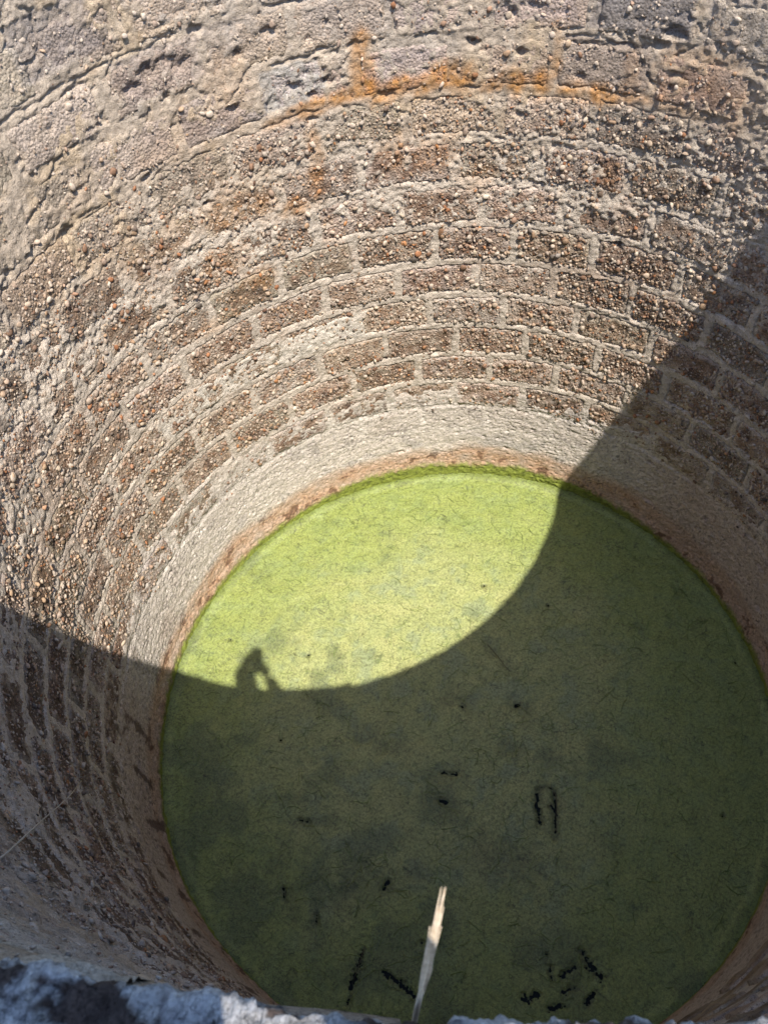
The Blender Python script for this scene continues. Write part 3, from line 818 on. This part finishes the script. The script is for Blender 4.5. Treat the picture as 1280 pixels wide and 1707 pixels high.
def simple_mat(name, c1, c2, scale=40, rough=0.8, bd=0.001, spec=0.3):
    m = bpy.data.materials.new(name); nt, b = nodes_of(m)
    n = noise(nt, scale, 4, 0.65)
    nt.links.new(ramp(nt, n.outputs['Fac'], [(0.3, c1), (0.7, c2)]).outputs[0], b.inputs['Base Color'])
    b.inputs['Roughness'].default_value = rough; b.inputs['Specular IOR Level'].default_value = spec
    nb = noise(nt, scale * 3, 4, 0.6); bump(nt, b, nb.outputs['Fac'], bd)
    return m
WEED = simple_mat('weed_thread', (.08, .12, .035), (.20, .26, .08), 12)
bm = bmesh.new()
for q in range(1100):
    r = R * math.sqrt(random.random()) * 0.97; a = random.uniform(0, 6.28)
    p = Vector((r * math.cos(a), r * math.sin(a), 0.004)); d = random.uniform(0, 6.28); path = []
    for i in range(random.randint(4, 9)):
        if p.xy.length > R - 0.03: break
        path.append(p.copy()); d += random.gauss(0, .30); p = p + Vector((math.cos(d), math.sin(d), 0)) * random.uniform(.008, .018)
    if len(path) > 2: tube_into(bm, path, [random.uniform(.0007, .0017)] * len(path), 3)
tag(bm_obj('weed_threads', bm, WEED), 'fine dark threads of weed scattered over the green scum', kind='stuff')

# ------------------------------------------------------------------ floating twigs
TWIG = simple_mat('wet_twig', (.05, .045, .028), (.11, .095, .06), 60)
def twig(pts, r, label):
    bm = bmesh.new(); p0 = Vector(pts[0])
    loc = [Vector(p) - p0 for p in pts]
    tube_into(bm, loc, [r * (1 - .5 * i / (len(pts) - 1)) for i in range(len(pts))], 6)
    o = bm_obj('floating_twig', bm, TWIG); o.location = p0
    tag(o, label, 'twig', group='twigs floating on the scum')
twig([(.165, .415, .006), (.19, .38, .009), (.225, .335, .007), (.26, .28, .008), (.29, .245, .005)], .0022, 'dark twig lying in the shade just below the bright sunlit part of the scum')
twig([(.49, -.43, .005), (.50, -.47, .008), (.492, -.55, .008), (.487, -.64, .004)], .0020, 'thin dark twig beside the pair of slits in the middle of the shaded scum')
twig([(-.47, -1.20, .005), (-.49, -1.27, .009), (-.52, -1.36, .005)], .0026, 'dark twig in the scum close above the near rim, left of the grass stalk')

# ------------------------------------------------------------------ dry twig rooted in the wall
def ray(px, py):
    return (fwd + RGT * ((px - 640) / F_PX) - UPV * ((py - 853.5) / F_PX))
def on_wall(px, py, gap=0.03):
    d = ray(px, py); a = d.x ** 2 + d.y ** 2; bb = CAM.x * d.x + CAM.y * d.y; c = CAM.x ** 2 + CAM.y ** 2 - (R - gap) ** 2
    t = (-bb + math.sqrt(max(bb * bb - a * c, 0))) / a
    return CAM + d * t
DRY = simple_mat('dry_stem', (.30, .27, .22), (.42, .38, .31), 80)
bm = bmesh.new()
main = [on_wall(-30, 1452, 0.0), on_wall(10, 1424, .03), on_wall(40, 1396, .05), on_wall(70, 1368, .055), on_wall(97, 1345, .06), on_wall(118, 1325, .06), on_wall(136, 1302, .055)]
base = main[0].copy()
tube_into(bm, [p - base for p in main], [.0030, .0028, .0026, .0024, .0020, .0016, .0010], 6)
tw = bm_obj('dry_twig', bm, DRY); tw.location = base
tag(tw, 'thin pale dry twig with short side shoots sticking out of the shaded block wall', 'twig')
for a, b2 in ((((97, 1345), .06), ((92, 1326), .07)), (((70, 1368), .055), ((68, 1352), .07)), (((97, 1345), .06), ((106, 1350), .07)), (((28, 1404), .04), ((14, 1396), .06))):
    bm = bmesh.new()
    A, B = on_wall(*a[0], a[1]) - base, on_wall(*b2[0], b2[1]) - base
    tube_into(bm, [A, (A + B) / 2 + Vector((0, 0, .003)), B], [.0017, .0015, .0008], 5)
    bm_obj('side_shoot', bm, DRY, tw)

# ------------------------------------------------------------------ dry grass stalk growing from the rim
STRAW = simple_mat('straw', (.40, .31, .21), (.66, .56, .43), 260, 0.7)
def at_depth(px, py, t): return CAM + ray(px, py) * t
spine = [(686, 1730, .490), (695, 1682, .445), (703, 1650, .42), (711, 1615, .40), (719, 1580, .385), (726, 1545, .373), (733, 1512, .363), (740, 1480, .354)]
wid = [6.5, 7, 8, 9, 8.5, 6.5, 5, 1.5]
sp = [at_depth(*q) for q in spine]
base = sp[0].copy()
gs_ = empty('dry_grass_stalk', base)
tag(gs_, 'pale dry grass stalk with a shredded tip rising from the near rim', 'grass')
bm = bmesh.new()
tube_into(bm, [p - base for p in sp[:5]], [.0017, .0016, .0014, .0011, .0007], 6)
bm_obj('stem', bm, STRAW, gs_)
for off, i0, i1, sc in ((0.35, 1, 8, .55), (-0.1, 1, 7, .55), (0.75, 2, 5, .35), (-.65, 2, 6, .35), (0.0, 2, 8, .28)):
    bm = bmesh.new(); L, Rr = [], []
    for i in range(i0, i1):
        w = wid[i] / F_PX * .37 * sc * (0.35 if i in (i0,) else 1.0) * (0.4 if i == i1 - 1 else 1)
        c = sp[i] - base + RGT * ((wid[i] * off + random.uniform(-1, 1)) / F_PX * .37)
        n_ = -fwd * (0.0012 * (1 + off))
        L.append((c - RGT * w, c + n_, c + RGT * w))
    vs = [[bm.verts.new(p) for p in row] for row in L]
    vb = [[bm.verts.new(p + fwd * .0008) for p in row] for row in L]
    for i in range(len(L) - 1):
        for q in range(2):
            bm.faces.new((vs[i][q], vs[i][q + 1], vs[i + 1][q + 1], vs[i + 1][q])); bm.faces.new((vb[i][q], vb[i + 1][q], vb[i + 1][q + 1], vb[i][q + 1]))
        bm.faces.new((vs[i][0], vs[i + 1][0], vb[i + 1][0], vb[i][0])); bm.faces.new((vs[i][2], vb[i][2], vb[i + 1][2], vs[i + 1][2]))
    bm_obj('leaf_blade', bm, STRAW, gs_)

for q in range(7):
    i0 = random.randint(2, 5); i1 = min(i0 + random.randint(1, 3), 7)
    sgn = random.choice((-1, 1)); bm = bmesh.new()
    A = sp[i0] - base + RGT * (sgn * wid[i0] * .6 / F_PX * .37); B = sp[i1] - base + RGT * (sgn * (wid[i1] * .9 + random.uniform(1, 5)) / F_PX * .37)
    tube_into(bm, [A, (A + B) / 2, B], [.0005, .00045, .0002], 4)
    bm_obj('fibre', bm, STRAW, gs_)

# ------------------------------------------------------------------ the photographer, whose shadow lies on the scum
SKIN = simple_mat('skin', (.36, .22, .16), (.42, .27, .20), 60, 0.55)
CLOTH = simple_mat('cotton_shirt', (.10, .13, .20), (.13, .16, .24), 90, 0.9)
DENIM = simple_mat('denim', (.03, .045, .09), (.05, .065, .12), 120, 0.9)
HAIR = simple_mat('hair', (.02, .014, .01), (.045, .03, .02), 200, 0.6)
PHONE = simple_mat('phone_shell', (.012, .012, .014), (.018, .018, .02), 60, 0.25, .0001, .5)
# phone: its rear lens is the place of the camera, so the shell starts a little behind it
PC = CAM - fwd * 0.016 - RGT * 0.032 - UPV * 0.018
bm = bmesh.new(); bmesh.ops.create_cube(bm, size=1.0); bmesh.ops.scale(bm, vec=(.074, .155, .009), verts=bm.verts)
bmesh.ops.bevel(bm, geom=[e for e in bm.edges if abs((e.verts[0].co - e.verts[1].co).z) > .005], offset=.010, segments=4, affect='EDGES')
ph_o = bm_obj('mobile_phone', bm, PHONE, smooth=False)
PM = Matrix.Identity(4)
for i in range(3): PM[i][0], PM[i][1], PM[i][2], PM[i][3] = RGT[i], UPV[i], -fwd[i], PC[i]
ph_o.matrix_world = PM
tag(ph_o, 'dark mobile phone held out over the near rim by the photographer', 'phone')
bm = bmesh.new(); bmesh.ops.create_circle(bm, cap_ends=True, segments=20, radius=.009)
r0 = bmesh.ops.extrude_face_region(bm, geom=list(bm.faces)); bmesh.ops.translate(bm, vec=(0, 0, .002), verts=[v for v in r0['geom'] if isinstance(v, bmesh.types.BMVert)])
ln = bm_obj('lens_ring', bm, PHONE, ph_o, smooth=False); ln.location = (.028, .020, -.0068)

def skin_mesh(name, verts, edges, radii, mat, parent, root=0, sub=2):
    me = bpy.data.meshes.new(name); me.from_pydata([tuple(v) for v in verts], edges, [])
    o = link(name, me, mat, parent)
    sm = o.modifiers.new('skin', 'SKIN'); sm.use_smooth_shade = True
    if not me.skin_vertices:
        bpy.context.view_layer.objects.active = o
    lay = me.skin_vertices[0].data if me.skin_vertices else None
    if lay is None:
        return o
    for i, r in enumerate(radii):
        lay[i].radius = (r, r) if isinstance(r, (int, float)) else r
        lay[i].use_root = (i == root)
    su = o.modifiers.new('sub', 'SUBSURF'); su.levels = sub; su.render_levels = sub
    return o
person = empty('person', (-0.06, CAM.y - 0.38, GZ))
tag(person, 'person in a dark blue shirt standing at the near rim holding up a phone', 'person')
def loc(v): return Vector(v) - person.location
px0, py0 = person.location.x, person.location.y
pel = Vector((px0, py0, GZ + .93)); chest = Vector((px0, py0 + .08, GZ + 1.25)); neckb = Vector((px0, py0 + .04, GZ + 1.44)); head = Vector((px0, py0 - .01, GZ + 1.58))
wR = PC + RGT * .075 - UPV * .10 - fwd * .03; wL = PC - RGT * .078 - UPV * .045 - fwd * .03
shR, shL = Vector((px0 + .18, py0 + .03, GZ + 1.38)), Vector((px0 - .21, py0 + .09, GZ + 1.38))
elR = Vector((px0 + .15, py0 + .22, GZ + 1.15)); elL = Vector((px0 - .05, py0 + .24, GZ + 1.18))
hipR, hipL = Vector((px0 + .10, py0, GZ + .90)), Vector((px0 - .10, py0, GZ + .90))
knR, knL = Vector((px0 + .12, py0 + .04, GZ + .49)), Vector((px0 - .12, py0 + .02, GZ + .49))
anR, anL = Vector((px0 + .13, py0 - .03, GZ + .09)), Vector((px0 - .14, py0 - .04, GZ + .09))
toR, toL = Vector((px0 + .16, py0 + .13, GZ + .035)), Vector((px0 - .17, py0 + .12, GZ + .035))
vs = [pel, (pel + chest) / 2, chest, neckb, neckb.lerp(head, .45), shR, elR, wR, shL, elL, wL, hipR, knR, anR, toR, hipL, knL, anL, toL]
ed = [(0, 1), (1, 2), (2, 3), (3, 4), (2, 5), (5, 6), (6, 7), (2, 8), (8, 9), (9, 10), (0, 11), (11, 12), (12, 13), (13, 14), (0, 15), (15, 16), (16, 17), (17, 18)]
ra = [(.15, .11), (.145, .105), (.16, .115), .065, .055, .065, .050, .034, .08, .085, .060, .09, .06, .042, .04, .09, .06, .042, .04]
skin_mesh('body', [loc(v) for v in vs], ed, ra, CLOTH, person)
# head with face
bm = bmesh.new(); bmesh.ops.create_uvsphere(bm, u_segments=24, v_segments=18, radius=1.0)
for v in bm.verts:
    c = v.co; c.x *= .076; c.y *= .098; c.z *= .118
    if c.z < 0: c.x *= 1 + c.z * 2.2; c.y *= 1 + c.z * 1.2
    if c.y > .05 and abs(c.x) < .018 and -.045 < c.z < .02: c.y += .018 * (1 - abs(c.x) / .018)
    if c.y > .05 and .012 < abs(c.x) < .045 and .0 < c.z < .03: c.y -= .006
hd = bm_obj('head', bm, SKIN, person); hd.location = loc(head); hd.rotation_euler = (-.75, 0, .12)
EYE = simple_mat('eye', (.6, .6, .58), (.7, .7, .68), 30, 0.2)
for sgn in (-1, 1):
    bm = bmesh.new(); bmesh.ops.create_uvsphere(bm, u_segments=10, v_segments=8, radius=.011); e = bm_obj('eye', bm, EYE, hd); e.location = (sgn * .031, .080, .012)
    bm = bmesh.new(); bmesh.ops.create_uvsphere(bm, u_segments=10, v_segments=8, radius=1); bmesh.ops.scale(bm, vec=(.010, .02, .032), verts=bm.verts); e = bm_obj('ear', bm, SKIN, hd); e.location = (sgn * .075, -.005, 0)
bm = bmesh.new(); bmesh.ops.create_uvsphere(bm, u_segments=12, v_segments=6, radius=1); bmesh.ops.scale(bm, vec=(.024, .008, .006), verts=bm.verts); e = bm_obj('mouth', bm, simple_mat('lips', (.30, .12, .10), (.34, .15, .12)), hd); e.location = (0, .082, -.052)
bm = bmesh.new(); bmesh.ops.create_uvsphere(bm, u_segments=24, v_segments=18, radius=1.0)
for v in bm.verts:
    c = v.co; c.x *= .083; c.y *= .103; c.z *= .124
    if c.y > .02 and c.z < .055: c.y = .02 + (c.y - .02) * .3
    if c.z < -.06: c.z = -.06
hr = bm_obj('hair', bm, HAIR, hd); hr.location = (0, -.010, .006)
# hands
def hand(w, side):
    palm = w + RGT * (-side * .018) + UPV * .055
    verts, edges, rad = [w, palm], [(0, 1)], [(.024, .017), (.036, .014)]
    for q in range(4):
        base = palm + UPV * (-.022 + .018 * q) + RGT * (-side * .012)
        k1 = base + fwd * .026 + RGT * (-side * (.006))
        k2 = k1 + RGT * (-side * .022) + fwd * .003; tip = k2 + RGT * (-side * (.016 + .004 * (q in (1, 2))))
        n0 = len(verts); verts += [base, k1, k2, tip]; rad += [.010, .009, .0085, .0075]
        edges += [(1, n0), (n0, n0 + 1), (n0 + 1, n0 + 2), (n0 + 2, n0 + 3)]
    t0 = w + UPV * .02 - fwd * .012 + RGT * (-side * .02); t1 = t0 + UPV * .035 + RGT * (-side * .016); t2 = t1 + UPV * .028 + RGT * (-side * .010)
    n0 = len(verts); verts += [t0, t1, t2]; rad += [.013, .011, .009]; edges += [(0, n0), (n0, n0 + 1), (n0 + 1, n0 + 2)]
    skin_mesh('hand', [loc(v) for v in verts], edges, rad, SKIN, person, sub=1)
hand(wR, 1); hand(wL, -1)
